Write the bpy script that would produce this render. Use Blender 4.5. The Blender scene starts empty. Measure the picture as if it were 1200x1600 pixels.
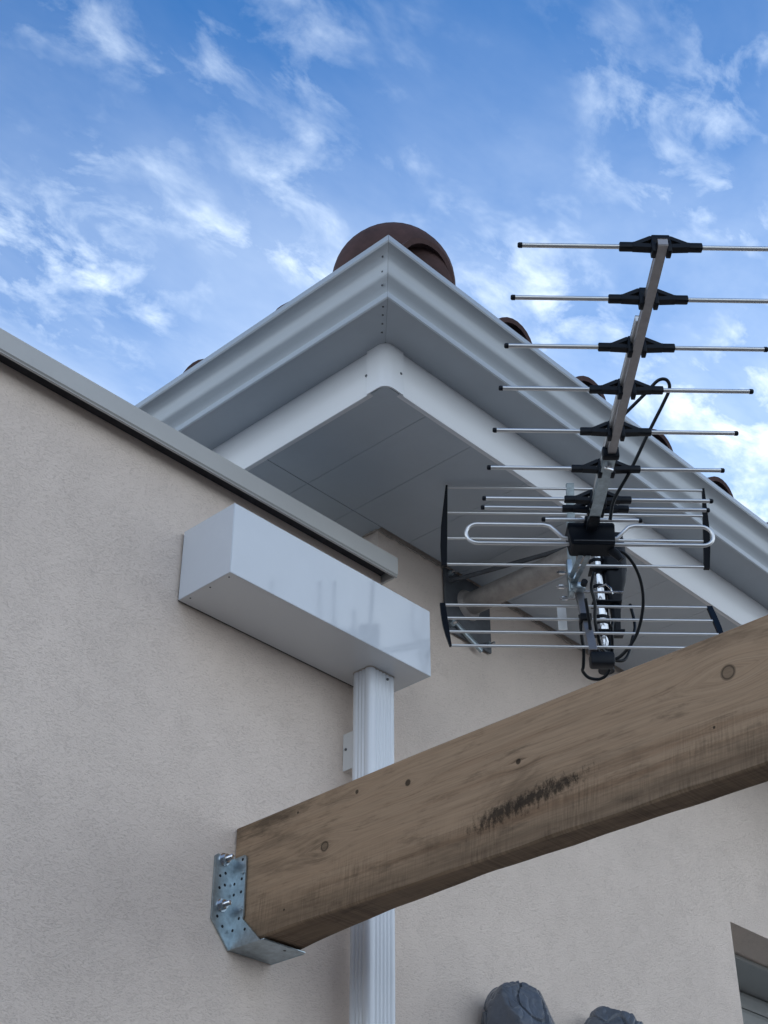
import bpy, bmesh, math, random
from mathutils import Vector, Matrix
random.seed(7)
S = bpy.context.scene
COL = S.collection
R = math.radians

# ------------------------------------------------------------------ camera
cam = bpy.data.cameras.new('camera'); co = bpy.data.objects.new('camera', cam); COL.objects.link(co)
cam.sensor_fit = 'VERTICAL'; cam.sensor_height = 24.0; cam.sensor_width = 18.0
cam.lens = 2381.8 / 1600 * 24.0
cam.clip_start = 0.05; cam.clip_end = 2000
co.location = (0, 0, 0)                       # eye level; the ground lies 1.5 m below
co.rotation_euler = (R(90 + 34.54), 0, R(-46.70))
S.camera = co

# ------------------------------------------------------------------ world
SUN_AZ, SUN_EL = 62.0, 11.0
W = bpy.data.worlds.new("World"); S.world = W; W.use_nodes = True
nt = W.node_tree; nt.nodes.clear()
def N(t, ty, **kw):
    n = t.nodes.new(ty)
    for k, v in kw.items():
        if hasattr(n, k): setattr(n, k, v)
        else: n.inputs[k].default_value = v
    return n
out = N(nt, 'ShaderNodeOutputWorld'); bg = N(nt, 'ShaderNodeBackground'); bg.inputs['Strength'].default_value = 0.10
sky = N(nt, 'ShaderNodeTexSky'); sky.sky_type = 'NISHITA'; sky.sun_disc = False
sky.sun_elevation = R(SUN_EL); sky.sun_rotation = R(SUN_AZ)
sky.air_density = 1.0; sky.dust_density = 0.25; sky.ozone_density = 3.0
tc = N(nt, 'ShaderNodeTexCoord')
sep = N(nt, 'ShaderNodeSeparateXYZ'); nt.links.new(tc.outputs['Generated'], sep.inputs[0])
def M_(t, op, a, b=None, c=None, clamp=False):
    n = t.nodes.new('ShaderNodeMath'); n.operation = op; n.use_clamp = clamp
    for i, v in enumerate((a, b, c)):
        if v is None: continue
        if isinstance(v, (int, float)): n.inputs[i].default_value = v
        else: t.links.new(v, n.inputs[i])
    return n.outputs[0]
# cloud layer: the view ray projected on a plane overhead
zc = M_(nt, 'MAXIMUM', sep.outputs['Z'], 0.06)
px = M_(nt, 'DIVIDE', sep.outputs['X'], zc); py = M_(nt, 'DIVIDE', sep.outputs['Y'], zc)
cmb = N(nt, 'ShaderNodeCombineXYZ'); nt.links.new(px, cmb.inputs[0]); nt.links.new(py, cmb.inputs[1])
mp = N(nt, 'ShaderNodeMapping'); mp.inputs['Rotation'].default_value = (0, 0, R(114)); mp.inputs['Scale'].default_value = (1.0, 1.6, 1); mp.inputs['Location'].default_value = (-10.931765624758047, -10.140721613225674, 0)
nt.links.new(cmb.outputs[0], mp.inputs[0])
def noise(t, vec, scale, detail=8, rough=0.6, dist=0.0, lac=2.0):
    n = t.nodes.new('ShaderNodeTexNoise'); n.inputs['Scale'].default_value = scale; n.inputs['Detail'].default_value = detail
    n.inputs['Roughness'].default_value = rough; n.inputs['Distortion'].default_value = dist; n.inputs['Lacunarity'].default_value = lac
    if vec is not None: t.links.new(vec, n.inputs['Vector'])
    return n
def ramp(t, val, *stops):
    n = t.nodes.new('ShaderNodeValToRGB'); e = n.color_ramp.elements
    while len(e) < len(stops): e.new(0.5)
    for k, (p, c) in enumerate(stops):
        e[k].position = p; e[k].color = (c, c, c, 1) if isinstance(c, (int, float)) else (*c, 1)
    t.links.new(val, n.inputs[0]); return n.outputs[0]
n1 = noise(nt, mp.outputs[0], 10.5, 10, 0.60, 0.30)
n2 = noise(nt, mp.outputs[0], 4.2, 5, 0.6, 0.2)
n3 = noise(nt, mp.outputs[0], 1.9, 6, 0.6, 0.3)
wisps = ramp(nt, n1.outputs[0], (0.46, 0.0), (0.72, 1.0))
patch = ramp(nt, n2.outputs[0], (0.42, 0.04), (0.62, 1.0))
hz = ramp(nt, sep.outputs['Z'], (0.20, 1.0), (0.66, 0.0))         # pale haze low down, all round
low = ramp(nt, sep.outputs['Z'], (0.57, 1.0), (0.81, 0.0))       # more veil towards the horizon
veil = ramp(nt, n3.outputs[0], (0.35, 0.0), (0.70, 1.0))
a = M_(nt, 'MULTIPLY', wisps, patch)
a = M_(nt, 'MULTIPLY', a, M_(nt, 'MULTIPLY_ADD', low, 0.95, 0.30))
b = M_(nt, 'MULTIPLY', M_(nt, 'MULTIPLY', veil, M_(nt, 'MULTIPLY_ADD', low, .9, .1)), 0.50)
b = M_(nt, 'ADD', b, M_(nt, 'MULTIPLY', low, 0.16))
b = M_(nt, 'ADD', b, M_(nt, 'MULTIPLY', hz, 0.80))
cl = M_(nt, 'ADD', a, b, clamp=True)
mix = N(nt, 'ShaderNodeMix'); mix.data_type = 'RGBA'
nt.links.new(cl, mix.inputs[0])
tint = N(nt, 'ShaderNodeMix'); tint.data_type = 'RGBA'; tint.blend_type = 'MULTIPLY'; tint.inputs[0].default_value = 1.0
nt.links.new(sky.outputs[0], tint.inputs[6]); tint.inputs[7].default_value = (0.200, 0.440, 0.640, 1)
nt.links.new(tint.outputs[2], mix.inputs[6])
mix.inputs[7].default_value = (2.95, 3.35, 3.75, 1)
nt.links.new(mix.outputs[2], bg.inputs['Color']); nt.links.new(bg.outputs[0], out.inputs['Surface'])

# ------------------------------------------------------------------ sun (behind the house; all that is seen lies in its shade)
sl = bpy.data.lights.new('sun', 'SUN'); sl.energy = 2.0; sl.angle = R(0.5); sl.color = (1.0, 0.93, 0.82)
so = bpy.data.objects.new('sun', sl); COL.objects.link(so)
sd = Vector((math.sin(R(SUN_AZ)) * math.cos(R(SUN_EL)), math.cos(R(SUN_AZ)) * math.cos(R(SUN_EL)), math.sin(R(SUN_EL))))
so.rotation_euler = sd.to_track_quat('Z', 'Y').to_euler()
S.view_settings.view_transform = 'Standard'; S.view_settings.look = 'None'
S.view_settings.exposure = 2.0; S.view_settings.gamma = 1.0; S.view_settings.use_curve_mapping = False
S.render.engine = 'CYCLES'

# ------------------------------------------------------------------ materials
def mat(name, color=(0.5, 0.5, 0.5), rough=0.5, metal=0.0, coat=0.0, spec=0.5, var=0.0, vscale=6.0, bump=0.0, bscale=200.0, rvar=0.0):
    m = bpy.data.materials.new(name); m.use_nodes = True; t = m.node_tree
    b = t.nodes['Principled BSDF']
    b.inputs['Base Color'].default_value = (*color, 1); b.inputs['Roughness'].default_value = rough
    b.inputs['Metallic'].default_value = metal; b.inputs['Coat Weight'].default_value = coat
    b.inputs['Coat Roughness'].default_value = 0.06; b.inputs['Specular IOR Level'].default_value = spec
    c = t.nodes.new('ShaderNodeTexCoord')
    if var > 0:
        n = noise(t, c.outputs['Object'], vscale, 6, 0.65)
        mx = t.nodes.new('ShaderNodeMix'); mx.data_type = 'RGBA'
        t.links.new(ramp(t, n.outputs[0], (0.3, 0.0), (0.7, 1.0)), mx.inputs[0])
        mx.inputs[6].default_value = (*[x * (1 - var) for x in color], 1); mx.inputs[7].default_value = (*[min(1, x * (1 + var * 0.6)) for x in color], 1)
        t.links.new(mx.outputs[2], b.inputs['Base Color'])
    if rvar > 0:
        n = noise(t, c.outputs['Object'], vscale * 3, 5, 0.7)
        t.links.new(M_(t, 'MULTIPLY_ADD', n.outputs[0], rvar, rough - rvar * 0.5), b.inputs['Roughness'])
    if bump > 0:
        n = noise(t, c.outputs['Object'], bscale, 4, 0.6)
        bp = t.nodes.new('ShaderNodeBump'); bp.inputs['Strength'].default_value = bump; bp.inputs['Distance'].default_value = 0.001
        t.links.new(n.outputs[0], bp.inputs['Height']); t.links.new(bp.outputs[0], b.inputs['Normal'])
    return m

def stucco(name, col):
    m = bpy.data.materials.new(name); m.use_nodes = True; t = m.node_tree; b = t.nodes['Principled BSDF']
    b.inputs['Roughness'].default_value = 0.92; b.inputs['Specular IOR Level'].default_value = 0.2
    c = t.nodes.new('ShaderNodeTexCoord')
    # scratched render: short worm-like drag marks running diagonally
    mp = t.nodes.new('ShaderNodeMapping'); mp.inputs['Rotation'].default_value = (0, R(35), 0); mp.inputs['Scale'].default_value = (1.0, 1, 2.3)
    t.links.new(c.outputs['Object'], mp.inputs[0])
    g = noise(t, mp.outputs[0], 165, 5, 0.62, 1.1)
    f = noise(t, c.outputs['Object'], 260, 3, 0.6, 0.3)
    big = noise(t, c.outputs['Object'], 3.0, 5, 0.6)
    mid = noise(t, c.outputs['Object'], 16, 4, 0.6)
    # short drag cracks come in clusters; between them the render is finely floated
    thr = M_(t, 'SUBTRACT', g.outputs[0], M_(t, 'MULTIPLY', M_(t, 'SUBTRACT', mid.outputs[0], 0.5), 0.20))
    grooves = ramp(t, thr, (0.38, 0.0), (0.46, 0.75), (0.62, 1.0))
    h = M_(t, 'MULTIPLY_ADD', f.outputs[0], 0.40, M_(t, 'MULTIPLY', grooves, 0.9))
    bp = t.nodes.new('ShaderNodeBump'); bp.inputs['Strength'].default_value = 0.60; bp.inputs['Distance'].default_value = 0.0019
    t.links.new(h, bp.inputs['Height']); t.links.new(bp.outputs[0], b.inputs['Normal'])
    mx = t.nodes.new('ShaderNodeMix'); mx.data_type = 'RGBA'
    t.links.new(ramp(t, big.outputs[0], (0.3, 0.0), (0.7, 1.0)), mx.inputs[0])
    mx.inputs[6].default_value = (*[x * 0.93 for x in col], 1); mx.inputs[7].default_value = (*[x * 1.04 for x in col], 1)
    m2 = t.nodes.new('ShaderNodeMix'); m2.data_type = 'RGBA'; m2.blend_type = 'MULTIPLY'; m2.inputs[0].default_value = 1
    t.links.new(mx.outputs[2], m2.inputs[6])
    t.links.new(ramp(t, thr, (0.35, 0.87), (0.41, 0.98), (0.46, 1.0)), m2.inputs[7])
    t.links.new(m2.outputs[2], b.inputs['Base Color'])
    return m

def wood(name):
    m = bpy.data.materials.new(name); m.use_nodes = True; t = m.node_tree; b = t.nodes['Principled BSDF']
    b.inputs['Roughness'].default_value = 0.75; b.inputs['Specular IOR Level'].default_value = 0.25
    c = t.nodes.new('ShaderNodeTexCoord'); sp = t.nodes.new('ShaderNodeSeparateXYZ'); t.links.new(c.outputs['Object'], sp.inputs[0])
    X, Y, Z = sp.outputs
    # knots: (y, z, radius) in metres along / up the visible side; grain bends round them
    knots = [(1.767, 1.006, 0.0085), (1.573, 1.063, 0.0055), (1.34, 1.026, 0.0045), (0.956, 1.040, 0.011), (0.35, 0.99, 0.012), (-0.6, 1.03, 0.013), (1.836, 1.088, 0.002), (1.691, 1.083, 0.0035), (1.862, 0.918, 0.002), (0.99, 0.965, 0.002)]
    warp = None; dark = None; core = None
    for (ky, kz, kr) in knots:
        dy = M_(t, 'MULTIPLY', M_(t, 'SUBTRACT', Y, ky), 0.55); dz = M_(t, 'SUBTRACT', Z, kz)
        d = M_(t, 'SQRT', M_(t, 'ADD', M_(t, 'MULTIPLY', dy, dy), M_(t, 'MULTIPLY', dz, dz)))
        fall = M_(t, 'POWER', M_(t, 'SUBTRACT', 1.0, M_(t, 'DIVIDE', d, kr * 6.5, clamp=True), clamp=True), 2.0)
        w = M_(t, 'MULTIPLY', fall, M_(t, 'MULTIPLY', M_(t, 'SIGN', dz), kr * 3.0))
        warp = w if warp is None else M_(t, 'ADD', warp, w)
        dyk = M_(t, 'SUBTRACT', Y, ky)
        dk = M_(t, 'SQRT', M_(t, 'ADD', M_(t, 'MULTIPLY', dyk, dyk), M_(t, 'MULTIPLY', dz, dz)))
        rim = M_(t, 'SUBTRACT', 1.0, M_(t, 'MULTIPLY', M_(t, 'ABSOLUTE', M_(t, 'SUBTRACT', dk, kr * 0.9)), 1.0 / (kr * 0.35)), clamp=True)
        inn = M_(t, 'LESS_THAN', dk, kr * 0.9)
        q = M_(t, 'MAXIMUM', M_(t, 'MULTIPLY', rim, 0.80), M_(t, 'MULTIPLY', inn, 0.38 if kr > .008 else 0.80))
        core = q if core is None else M_(t, 'MAXIMUM', core, q)
    zz = M_(t, 'SUBTRACT', Z, warp)
    cb = t.nodes.new('ShaderNodeCombineXYZ'); t.links.new(X, cb.inputs[0]); t.links.new(M_(t, 'MULTIPLY', Y, 0.030), cb.inputs[1]); t.links.new(zz, cb.inputs[2])
    g1 = noise(t, cb.outputs[0], 34, 5, 0.55, 0.35)
    g2 = noise(t, cb.outputs[0], 260, 4, 0.65, 0.0)
    cb2 = t.nodes.new('ShaderNodeCombineXYZ'); t.links.new(X, cb2.inputs[0]); t.links.new(M_(t, 'MULTIPLY', Y, 0.25), cb2.inputs[1]); t.links.new(zz, cb2.inputs[2])
    blot = noise(t, cb2.outputs[0], 14, 6, 0.65, 0.4)
    # growth rings cut lengthwise: nested lines that follow the warped height
    rw = M_(t, 'SINE', M_(t, 'MULTIPLY', M_(t, 'ADD', zz, M_(t, 'MULTIPLY', g1.outputs[0], 0.075)), 720.0))
    base = ramp(t, g1.outputs[0], (0.30, (0.300, 0.192, 0.118)), (0.46, (0.415, 0.292, 0.192)), (0.54, (0.395, 0.272, 0.176)), (0.72, (0.470, 0.338, 0.226)))
    def mul(a_, fac, strength=1.0):
        x = t.nodes.new('ShaderNodeMix'); x.data_type = 'RGBA'; x.blend_type = 'MULTIPLY'; x.inputs[0].default_value = strength
        t.links.new(a_, x.inputs[6]); t.links.new(fac, x.inputs[7]); return x.outputs[2]
    colr = mul(base, ramp(t, g2.outputs[0], (0.38, 0.84), (0.55, 1.0)))
    colr = mul(colr, ramp(t, M_(t, 'ADD', M_(t, 'MULTIPLY_ADD', rw, 0.5, 0.5), M_(t, 'MULTIPLY', M_(t, 'SUBTRACT', 0.99, Z), 8.0, clamp=True)), (0.0, 0.90), (0.35, 1.0)))
    colr = mul(colr, ramp(t, blot.outputs[0], (0.33, 0.62), (0.47, 1.0)))
    # band-saw marks: fine upright lines on the lower half
    cs = t.nodes.new('ShaderNodeCombineXYZ'); t.links.new(M_(t, 'MULTIPLY_ADD', Z, 0.10, Y), cs.inputs[0]); t.links.new(M_(t, 'MULTIPLY', Z, 0.06), cs.inputs[1])
    sawn = noise(t, cs.outputs[0], 330, 3, 0.6, 0.0)
    saw = ramp(t, sawn.outputs[0], (0.40, 0.0), (0.60, 1.0))
    sm = M_(t, 'MULTIPLY', ramp(t, Z, (0.0, 1.0), (1.0, 1.0)), 1.0)
    lowm = M_(t, 'SUBTRACT', 1.0, M_(t, 'MULTIPLY', M_(t, 'SUBTRACT', Z, 0.945), 22.0, clamp=True), clamp=True)
    sn = noise(t, c.outputs['Object'], 9, 4, 0.6)
    lowm = M_(t, 'MULTIPLY', lowm, ramp(t, sn.outputs[0], (0.38, 0.1), (0.58, 1.0)))
    sawd = M_(t, 'SUBTRACT', 1.0, M_(t, 'MULTIPLY', M_(t, 'MULTIPLY', saw, lowm), 0.30))
    colr = mul(colr, sawd)
    # brown water stain soaked into the lower arris
    sb = ramp(t, M_(t, 'ADD', M_(t, 'MULTIPLY', M_(t, 'SUBTRACT', 0.952, Z), 6.0), blot.outputs[0]), (0.52, 0.0), (0.80, 0.42))
    colr = mul(colr, M_(t, 'SUBTRACT', 1.0, sb))
    colr = mul(colr, M_(t, 'SUBTRACT', 1.0, core))
    # black mould patch along the lower third
    cm = t.nodes.new('ShaderNodeCombineXYZ'); t.links.new(X, cm.inputs[0]); t.links.new(Y, cm.inputs[1]); t.links.new(M_(t, 'MULTIPLY', Z, 0.55), cm.inputs[2])
    ny = noise(t, cm.outputs[0], 120, 6, 0.78)
    def band(v, lo, hi, soft):
        return M_(t, 'MULTIPLY', M_(t, 'MULTIPLY', M_(t, 'SUBTRACT', v, lo), 1 / soft, clamp=True), M_(t, 'MULTIPLY', M_(t, 'SUBTRACT', hi, v), 1 / soft, clamp=True))
    zl = M_(t, 'MULTIPLY_ADD', M_(t, 'SUBTRACT', Y, 1.30), 0.09, Z)
    patch = M_(t, 'MULTIPLY', band(Y, 1.16, 1.50, 0.11), band(zl, 0.930, 0.988, 0.026))
    mould = ramp(t, M_(t, 'ADD', M_(t, 'MULTIPLY', patch, 0.36), ny.outputs[0]), (0.66, 0.0), (0.84, 0.80))
    colr = mul(colr, M_(t, 'SUBTRACT', 1.0, mould))
    # weathered dark stain at the wall end, near the top
    st = M_(t, 'MULTIPLY', band(Y, 1.70, 2.3, 0.25), band(Z, 1.045, 1.2, 0.06))
    n5 = noise(t, cb2.outputs[0], 40, 5, 0.7)
    stn = ramp(t, M_(t, 'ADD', M_(t, 'MULTIPLY', st, 0.3), n5.outputs[0]), (0.55, 0.0), (0.80, 0.6))
    colr = mul(colr, M_(t, 'SUBTRACT', 1.0, stn))
    t.links.new(colr, b.inputs['Base Color'])
    bp = t.nodes.new('ShaderNodeBump'); bp.inputs['Strength'].default_value = 0.35; bp.inputs['Distance'].default_value = 0.0010
    hh = M_(t, 'ADD', g2.outputs[0], M_(t, 'MULTIPLY', saw, M_(t, 'MULTIPLY', lowm, 0.5)))
    hh = M_(t, 'SUBTRACT', hh, M_(t, 'MULTIPLY', core, 0.8))
    t.links.new(hh, bp.inputs['Height']); t.links.new(bp.outputs[0], b.inputs['Normal'])
    return m

m_wall = stucco('cream_render', (0.83, 0.715, 0.632))
m_wall2 = stucco('cream_render_house', (0.85, 0.735, 0.648))
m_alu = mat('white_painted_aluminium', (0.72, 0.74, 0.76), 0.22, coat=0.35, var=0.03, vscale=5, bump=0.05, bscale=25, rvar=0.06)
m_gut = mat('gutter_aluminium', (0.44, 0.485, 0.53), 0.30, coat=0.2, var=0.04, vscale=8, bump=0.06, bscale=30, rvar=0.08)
m_boxm = mat('collector_gloss_white', (0.68, 0.73, 0.80), 0.10, coat=0.6, var=0.03, vscale=7, bump=0.04, bscale=9)
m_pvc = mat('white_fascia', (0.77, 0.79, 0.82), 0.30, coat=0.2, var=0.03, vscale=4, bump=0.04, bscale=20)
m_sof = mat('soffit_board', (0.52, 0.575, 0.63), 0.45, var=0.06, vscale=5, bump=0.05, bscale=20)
m_cope = mat('coping_metal', (0.50, 0.50, 0.49), 0.38, coat=0.1, var=0.05, vscale=7)
m_seal = mat('grey_sealant', (0.46, 0.41, 0.36), 0.8, var=0.3, vscale=60, bump=0.6, bscale=150)
m_tile = mat('terracotta', (0.072, 0.036, 0.034), 0.85, var=0.35, vscale=22, bump=0.5, bscale=120)
m_wood = wood('weathered_timber')
m_galv = mat('galvanised_steel', (0.42, 0.50, 0.55), 0.34, metal=0.85, var=0.28, vscale=70, rvar=0.2)
m_alrod = mat('bare_aluminium', (0.72, 0.73, 0.74), 0.34, metal=0.82)
m_boom = mat('boom_aluminium', (0.36, 0.35, 0.36), 0.42, metal=0.8, var=0.12, vscale=60, rvar=0.15)
m_chrome = mat('chromed_steel', (0.75, 0.76, 0.78), 0.10, metal=1.0, var=0.15, vscale=50, rvar=0.1)
m_black = mat('black_plastic', (0.004, 0.007, 0.013), 0.45, spec=0.22)
m_cable = mat('black_cable', (0.005, 0.008, 0.012), 0.36, spec=0.3)
m_dgrey = mat('painted_bracket_steel', (0.115, 0.125, 0.14), 0.55, metal=0.3, var=0.25, vscale=30, bump=0.2, bscale=120)
m_arm = mat('grey_bracket_tube', (0.40, 0.37, 0.35), 0.5, metal=0.35, var=0.22, vscale=45)
m_wrap = mat('grey_plastic_sheet', (0.12, 0.14, 0.175), 0.28, var=0.25, vscale=18, bump=1.0, bscale=38)
for n_ in m_wrap.node_tree.nodes:
    if n_.type == 'BUMP': n_.inputs['Distance'].default_value = 0.0035
m_shut = mat('shutter_slat', (0.42, 0.44, 0.44), 0.5, var=0.05, vscale=8)
m_dark = mat('dark_hole', (0.015, 0.016, 0.02), 0.8)
m_cope_shade = mat('painted_coping_shade', (0.045, 0.043, 0.048), 0.95, var=0.3, vscale=40)  # dark colour painted in for the shade below the coping
m_ground = mat('paving', (0.145, 0.135, 0.125), 0.9, var=0.2, vscale=1.2)
m_pipew = mat('downpipe_white', (0.74, 0.78, 0.84), 0.16, coat=0.5, var=0.03, vscale=6)
m_bark = mat('bark', (0.05, 0.042, 0.036), 0.9, var=0.3, vscale=30)

# ------------------------------------------------------------------ helpers
def link(name, bm, m, parent=None, smooth=False, sharp=None):
    me = bpy.data.meshes.new(name)
    bmesh.ops.recalc_face_normals(bm, faces=bm.faces)
    bm.to_mesh(me); bm.free(); me.materials.append(m)
    if smooth:
        for p in me.polygons: p.use_smooth = True
        if sharp: me.set_sharp_from_angle(angle=R(sharp))
    o = bpy.data.objects.new(name, me); COL.objects.link(o)
    if parent: o.parent = parent
    return o
def thing(name, label, cat, loc=(0, 0, 0), group=None):
    o = bpy.data.objects.new(name, None); COL.objects.link(o); o.empty_display_size = 0.05
    o.location = loc; o['label'] = label; o['category'] = cat
    if group: o['group'] = group
    return o
def tag(o, label, cat, group=None):
    o['label'] = label; o['category'] = cat
    if group: o['group'] = group
    return o
def child(o, root):
    """parent a part whose mesh is in world coordinates to a thing standing at root.location"""
    o.parent = root
    o.matrix_parent_inverse = Matrix.Translation(-Vector(root.location))
    return o
def box(bm, x0, x1, y0, y1, z0, z1, bev=0.0, seg=2):
    r = bmesh.ops.create_cube(bm, size=1.0)
    vs = r['verts']
    for v in vs:
        v.co = Vector(((x0 + x1) / 2 + v.co.x * (x1 - x0), (y0 + y1) / 2 + v.co.y * (y1 - y0), (z0 + z1) / 2 + v.co.z * (z1 - z0)))
    if bev > 0:
        es = list({e for v in vs for e in v.link_edges})
        bmesh.ops.bevel(bm, geom=es, offset=bev, segments=seg, affect='EDGES', profile=0.5)
def obox(bm, c, ax, ay, az, hx, hy, hz, bev=0.0):
    """box with its own axes"""
    r = bmesh.ops.create_cube(bm, size=2.0); vs = r['verts']
    c, ax, ay, az = map(Vector, (c, ax, ay, az))
    for v in vs: v.co = c + ax * (v.co.x * hx) + ay * (v.co.y * hy) + az * (v.co.z * hz)
    if bev > 0:
        bmesh.ops.bevel(bm, geom=list({e for v in vs for e in v.link_edges}), offset=bev, segments=2, affect='EDGES', profile=0.5)
def frame_of(d):
    d = d.normalized(); u = Vector((0, 0, 1)) if abs(d.z) < 0.9 else Vector((1, 0, 0))
    s = d.cross(u).normalized(); return s, s.cross(d).normalized()
def tube(bm, pts, r, n=12, cap=True, rs=None):
    pts = [Vector(p) for p in pts]; rings = []
    s0, u0 = frame_of(pts[1] - pts[0])
    for i, p in enumerate(pts):
        d = (pts[min(i + 1, len(pts) - 1)] - pts[max(i - 1, 0)]).normalized()
        s0 = (s0 - d * s0.dot(d)).normalized(); u = s0.cross(d).normalized()
        rr = rs[i] if rs else r
        rings.append([bm.verts.new(p + (s0 * math.cos(2 * math.pi * k / n) + u * math.sin(2 * math.pi * k / n)) * rr) for k in range(n)])
    for a_, b_ in zip(rings, rings[1:]):
        for k in range(n): bm.faces.new((a_[k], a_[(k + 1) % n], b_[(k + 1) % n], b_[k]))
    if cap:
        bm.faces.new(rings[0]); bm.faces.new(list(reversed(rings[-1])))
def spline(pts, n=8):
    P = [Vector(p) for p in pts]; P = [P[0] * 2 - P[1]] + P + [P[-1] * 2 - P[-2]]; o = []
    for i in range(1, len(P) - 2):
        for k in range(n):
            t = k / n; a_, b_, c_, d_ = P[i - 1:i + 3]
            o.append(0.5 * ((2 * b_) + (c_ - a_) * t + (2 * a_ - 5 * b_ + 4 * c_ - d_) * t * t + (3 * b_ - a_ - 3 * c_ + d_) * t ** 3))
    o.append(P[-2]); return o
def prism(bm, outline, fn, d0, d1):
    """extrude a 2-D outline; fn(a, b, d) -> world point"""
    A = [bm.verts.new(fn(a_, b_, d0)) for a_, b_ in outline]; B = [bm.verts.new(fn(a_, b_, d1)) for a_, b_ in outline]
    n = len(outline)
    for k in range(n): bm.faces.new((A[k], A[(k + 1) % n], B[(k + 1) % n], B[k]))
    bm.faces.new(A); bm.faces.new(list(reversed(B)))
def screw(name, p, nrm, r, parent, m=None, h=0.0015):
    """small domed screw head with a dark recess"""
    bm = bmesh.new(); p = Vector(p); nrm = Vector(nrm).normalized()
    tube(bm, [p - nrm * 0.002, p + nrm * h * 0.6, p + nrm * h], r, 10, rs=[r, r, r * 0.7])
    o = link(name, bm, m or m_dgrey); child(o, parent); return o

# ------------------------------------------------------------------ ground
bm = bmesh.new()
box(bm, -400, 400, -400, 400, -1.7, -1.5)
g = link('ground', bm, m_ground); g['kind'] = 'structure'

# ------------------------------------------------------------------ wall on the left with its coping
CX = 2.112
wa = thing('rendered_wall', 'cream rendered wall filling the left side under a grey metal coping', 'wall', (0, 2.1, -1.5))
bm = bmesh.new(); box(bm, -6, CX, 2.0, 2.22, -1.5, 1.843)
child(link('wall_body', bm, m_wall), wa)
bm = bmesh.new()
# coping section (y, z): face with a folded drip lip, hollow behind it
sec = [(1.958, 1.861), (1.958, 1.8175), (1.9615, 1.8145), (1.9595, 1.811), (1.964, 1.810), (1.967, 1.815), (1.967, 1.845), (2.240, 1.852), (2.245, 1.82), (2.25, 1.82), (2.25, 1.875)]
prism(bm, sec, lambda a_, b_, d: Vector((d, a_, b_)), -6, 2.123)
child(link('coping', bm, m_cope), wa)
bm = bmesh.new(); box(bm, -6, 2.110, 1.9672, 1.9996, 1.8260, 1.8445)  # added dark strip: stands in for the shade under the coping overhang
child(link('coping_shade_strip', bm, m_cope_shade), wa)
bm = bmesh.new()      # return of the coping at its right end
box(bm, 2.1155, 2.1225, 1.968, 2.05, 1.811, 1.8445, 0.001)
child(link('coping_end', bm, m_cope), wa)

# ------------------------------------------------------------------ the house
hs = thing('house', 'house corner with white overhanging eaves, gutter and terracotta roof tiles', 'house', (4.5, 4.5, -1.5))
HX, HY, SZ = 2.158, 2.055, 2.0
FX, FY = 1.778, 1.671            # faces of the fascia boards
EX, EY = 9.0, 9.0                # how far the house runs back
WX0, WX1, WZ0, WZ1 = 3.530, 4.75, 0.1, 1.409
bm = bmesh.new()
for b_ in ((HX, WX0, HY, HY + .28, -1.5, SZ + .1), (WX1, EX, HY, HY + .28, -1.5, SZ + .1), (WX0, WX1, HY, HY + .28, -1.5, WZ0), (WX0, WX1, HY, HY + .28, WZ1, SZ + .1)):
    box(bm, *b_)
bmesh.ops.remove_doubles(bm, verts=bm.verts, dist=1e-5)
child(link('wall', bm, m_wall2), hs)
bm = bmesh.new(); box(bm, HX, HX + .28, HY + .28, EY, -1.5, SZ + .1)
w2 = child(link('wall', bm, m_wall2), hs)
bm = bmesh.new(); box(bm, EX - .28, EX, HY + .28, EY, -1.5, SZ + .1)
child(link('wall', bm, m_wall2), hs)
bm = bmesh.new(); box(bm, HX + .28, EX - .28, EY - .28, EY, -1.5, SZ + .1)
child(link('wall', bm, m_wall2), hs)

# soffit boards: across the right-hand eave, along the left-hand eave
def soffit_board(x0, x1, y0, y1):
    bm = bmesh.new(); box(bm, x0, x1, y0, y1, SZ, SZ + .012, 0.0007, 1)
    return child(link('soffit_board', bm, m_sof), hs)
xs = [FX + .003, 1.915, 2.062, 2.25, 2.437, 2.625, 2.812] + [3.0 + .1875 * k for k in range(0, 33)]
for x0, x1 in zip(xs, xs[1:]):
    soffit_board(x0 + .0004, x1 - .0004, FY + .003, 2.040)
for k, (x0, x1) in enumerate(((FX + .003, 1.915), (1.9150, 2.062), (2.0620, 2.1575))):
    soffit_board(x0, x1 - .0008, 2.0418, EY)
# ragged sealant bead where wall and soffit meet
def bead(pts, r, name='sealant_bead'):
    bm = bmesh.new(); P = []
    rs = []
    a_, b_ = Vector(pts[0]), Vector(pts[1]); n = int((b_ - a_).length / 0.006)
    off = 0
    for i in range(n + 1):
        t = i / n; off = off * 0.8 + random.uniform(-.0012, .0012)
        P.append(a_.lerp(b_, t) + Vector((0, 0, off))); rs.append(r * random.uniform(.55, 1.45))
    tube(bm, P, r, 7, rs=rs)
    return child(link(name, bm, m_seal, smooth=True), hs)
bead(((HX - .004, HY - .002, SZ - .001), (3.6, HY - .002, SZ - .001)), .0022)
bead(((HX - .003, HY, SZ - .001), (HX - .003, 3.6, SZ - .001)), .0028)

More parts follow.
